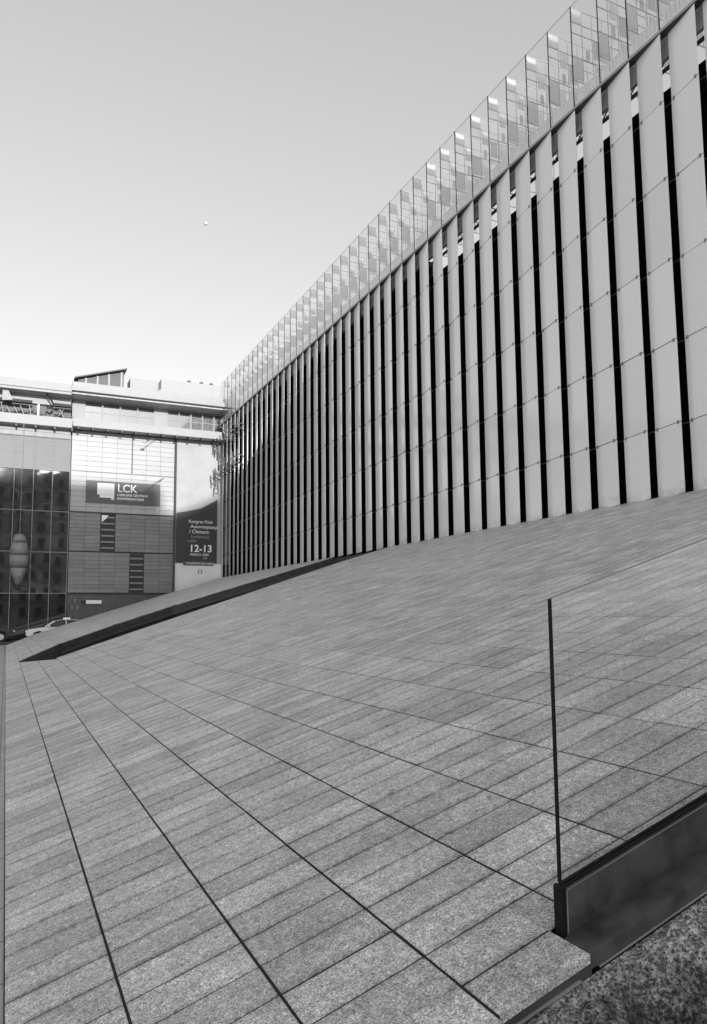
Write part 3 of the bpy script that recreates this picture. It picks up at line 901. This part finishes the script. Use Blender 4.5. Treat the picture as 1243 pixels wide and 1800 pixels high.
# ------------------------------------------------------------------ cars
def car(name, label, x, y, paint, group, sign=False, flip=False):
    t = thing(name, label, 'car', (x, y, -1.69), 0.0, group)
    L, Wd, s = 4.4, 1.75, (-1 if flip else 1)
    def side(pts, wa, wb, m, nm, smooth=False):
        kk = MB(); n = len(pts)
        kk.v = [(s*a, -w/2, z) for (a, z), w in zip(pts, wa)] + [(s*a, w/2, z) for (a, z), w in zip(pts, wb)]
        kk.f = [tuple(range(n)), tuple(reversed(range(n, 2*n)))] + [((i+1) % n, i, n+i, n+(i+1) % n) for i in range(n)]
        if s < 0: kk.f = [tuple(reversed(q)) for q in kk.f]
        return kk.build(nm, m, t, world=False, bevel=0.04)
    body = [(-2.2, 0.35), (-2.22, 0.62), (-2.05, 0.80), (-1.25, 0.92), (-0.9, 0.95), (1.7, 1.0), (2.15, 0.98), (2.2, 0.6), (2.15, 0.32), (1.85, 0.30), (1.72, 0.58), (1.35, 0.72), (0.98, 0.58), (0.86, 0.26), (-0.92, 0.26), (-1.02, 0.58), (-1.35, 0.70), (-1.68, 0.58), (-1.8, 0.30)]
    side(body, [Wd]*len(body), [Wd]*len(body), paint, 'body')
    cab = [(-1.0, 0.955), (-0.25, 1.38), (0.2, 1.45), (1.2, 1.42), (1.7, 1.22), (1.95, 1.0)]
    side(cab, [1.62, 1.3, 1.24, 1.24, 1.34, 1.6], [1.62, 1.3, 1.24, 1.24, 1.34, 1.6], m_window_dark, 'windows')
    rf = [(-0.32, 1.375), (0.2, 1.462), (1.2, 1.435), (1.72, 1.235), (1.72, 1.26), (1.2, 1.475), (0.2, 1.50), (-0.34, 1.40)]
    side(rf, [1.34, 1.28, 1.28, 1.38, 1.38, 1.28, 1.28, 1.34], [1.34, 1.28, 1.28, 1.38, 1.38, 1.28, 1.28, 1.34], paint, 'roof')
    for px in ((-0.95, 0.96, -0.32, 1.38), (0.45, 0.99, 0.42, 1.45), (1.45, 1.0, 1.3, 1.42)):
        for sd in (-1, 1):
            kk = MB(); kk.tube((s*px[0], sd*0.83, px[1]), (s*px[2], sd*0.67, px[3]), 0.035, 6); kk.build('pillar', paint, t, world=False)
    for wx in (-1.35, 1.35):
        for sd in (-1, 1):
            kk = MB(); kk.tube((s*wx, sd*0.68, 0.32), (s*wx, sd*0.86, 0.32), 0.32, 20); w = kk.build('wheel', m_tyre, t, world=False)
            kk = MB(); kk.tube((s*wx, sd*0.861, 0.32), (s*wx, sd*0.875, 0.32), 0.2, 14); kk.build('rim', m_lightmetal, w, world=False)
    for sd in (-1, 1):
        kk = MB(); kk.box(min(s*-2.23, s*-2.1), max(s*-2.23, s*-2.1), sd*0.66-0.17, sd*0.66+0.17, 0.64, 0.76); kk.build('headlight', m_lampglass, t, world=False)
        kk = MB(); kk.box(min(s*-0.78, s*-0.62), max(s*-0.78, s*-0.62), sd*0.92-0.07, sd*0.92+0.07, 0.96, 1.08); kk.build('wing_mirror', paint, t, world=False)
    if sign:
        kk = MB(); kk.box(0.25, 0.75, -0.12, 0.12, 1.50, 1.63); kk.build('roof_light', m_letter, t, world=False, bevel=0.02)
    return t
m_window_dark = basic('car_glass', 0.02, 0.06, var=0.01)
car('parked_car', 'white car with small roof light, half hidden behind the ramp edge', 3.55, 58.3, m_carwhite, 'cars in the street', sign=True)
car('parked_car', 'dark car left of the white car, at the foot of the mirror glass front', -1.6, 58.4, m_cardark, 'cars in the street', flip=True)

# ------------------------------------------------------------------ town buildings behind the viewer (mirrored in the glass, shading the ramp)
tb = thing('town_house_block', 'long rendered town block opposite, seen mirrored in the glass front', 'building', (0, -70, -1.7))
roofl = [(-20, 36.1), (5.6, 36.1), (5.6, 33.9), (7.1, 34.0), (13.1, 36.9), (20, 37.4)]
k = MB()
pts = [(-20, -1.7)] + roofl + [(20, -1.7)]
n = len(pts)
k.v = [(x, -70.0, z) for x, z in pts] + [(x, -84.0, z) for x, z in pts]
k.f = [tuple(reversed(range(n))), tuple(range(n, 2*n))] + [(i, (i+1) % n, n+(i+1) % n, n+i) for i in range(n)]
k.build('wall', m_backwall, tb)
kk = MB(); kk.box(-0.7, 0.7, -0.05, 0.06, 0, 2.2); wm = kk.mesh('window', m_backwin)
kk = MB(); kk.box(-0.9, 0.9, -0.02, 0.18, -0.25, -0.06); smh = kk.mesh('sill', m_ledge)
for fl in range(9):
    for i in range(12):
        w = place('window', wm, tb, (-18+3.2*i, -70.0, 0.6+3.9*fl))
        place('sill', smh, w, (-18+3.2*i, -70.0, 0.6+3.9*fl))
for fl in range(1, 9):
    kk = MB(); kk.box(-20, 20, -69.98, -69.75, -0.2+3.9*fl, 0.05+3.9*fl); kk.build('string_course', m_ledge, tb)
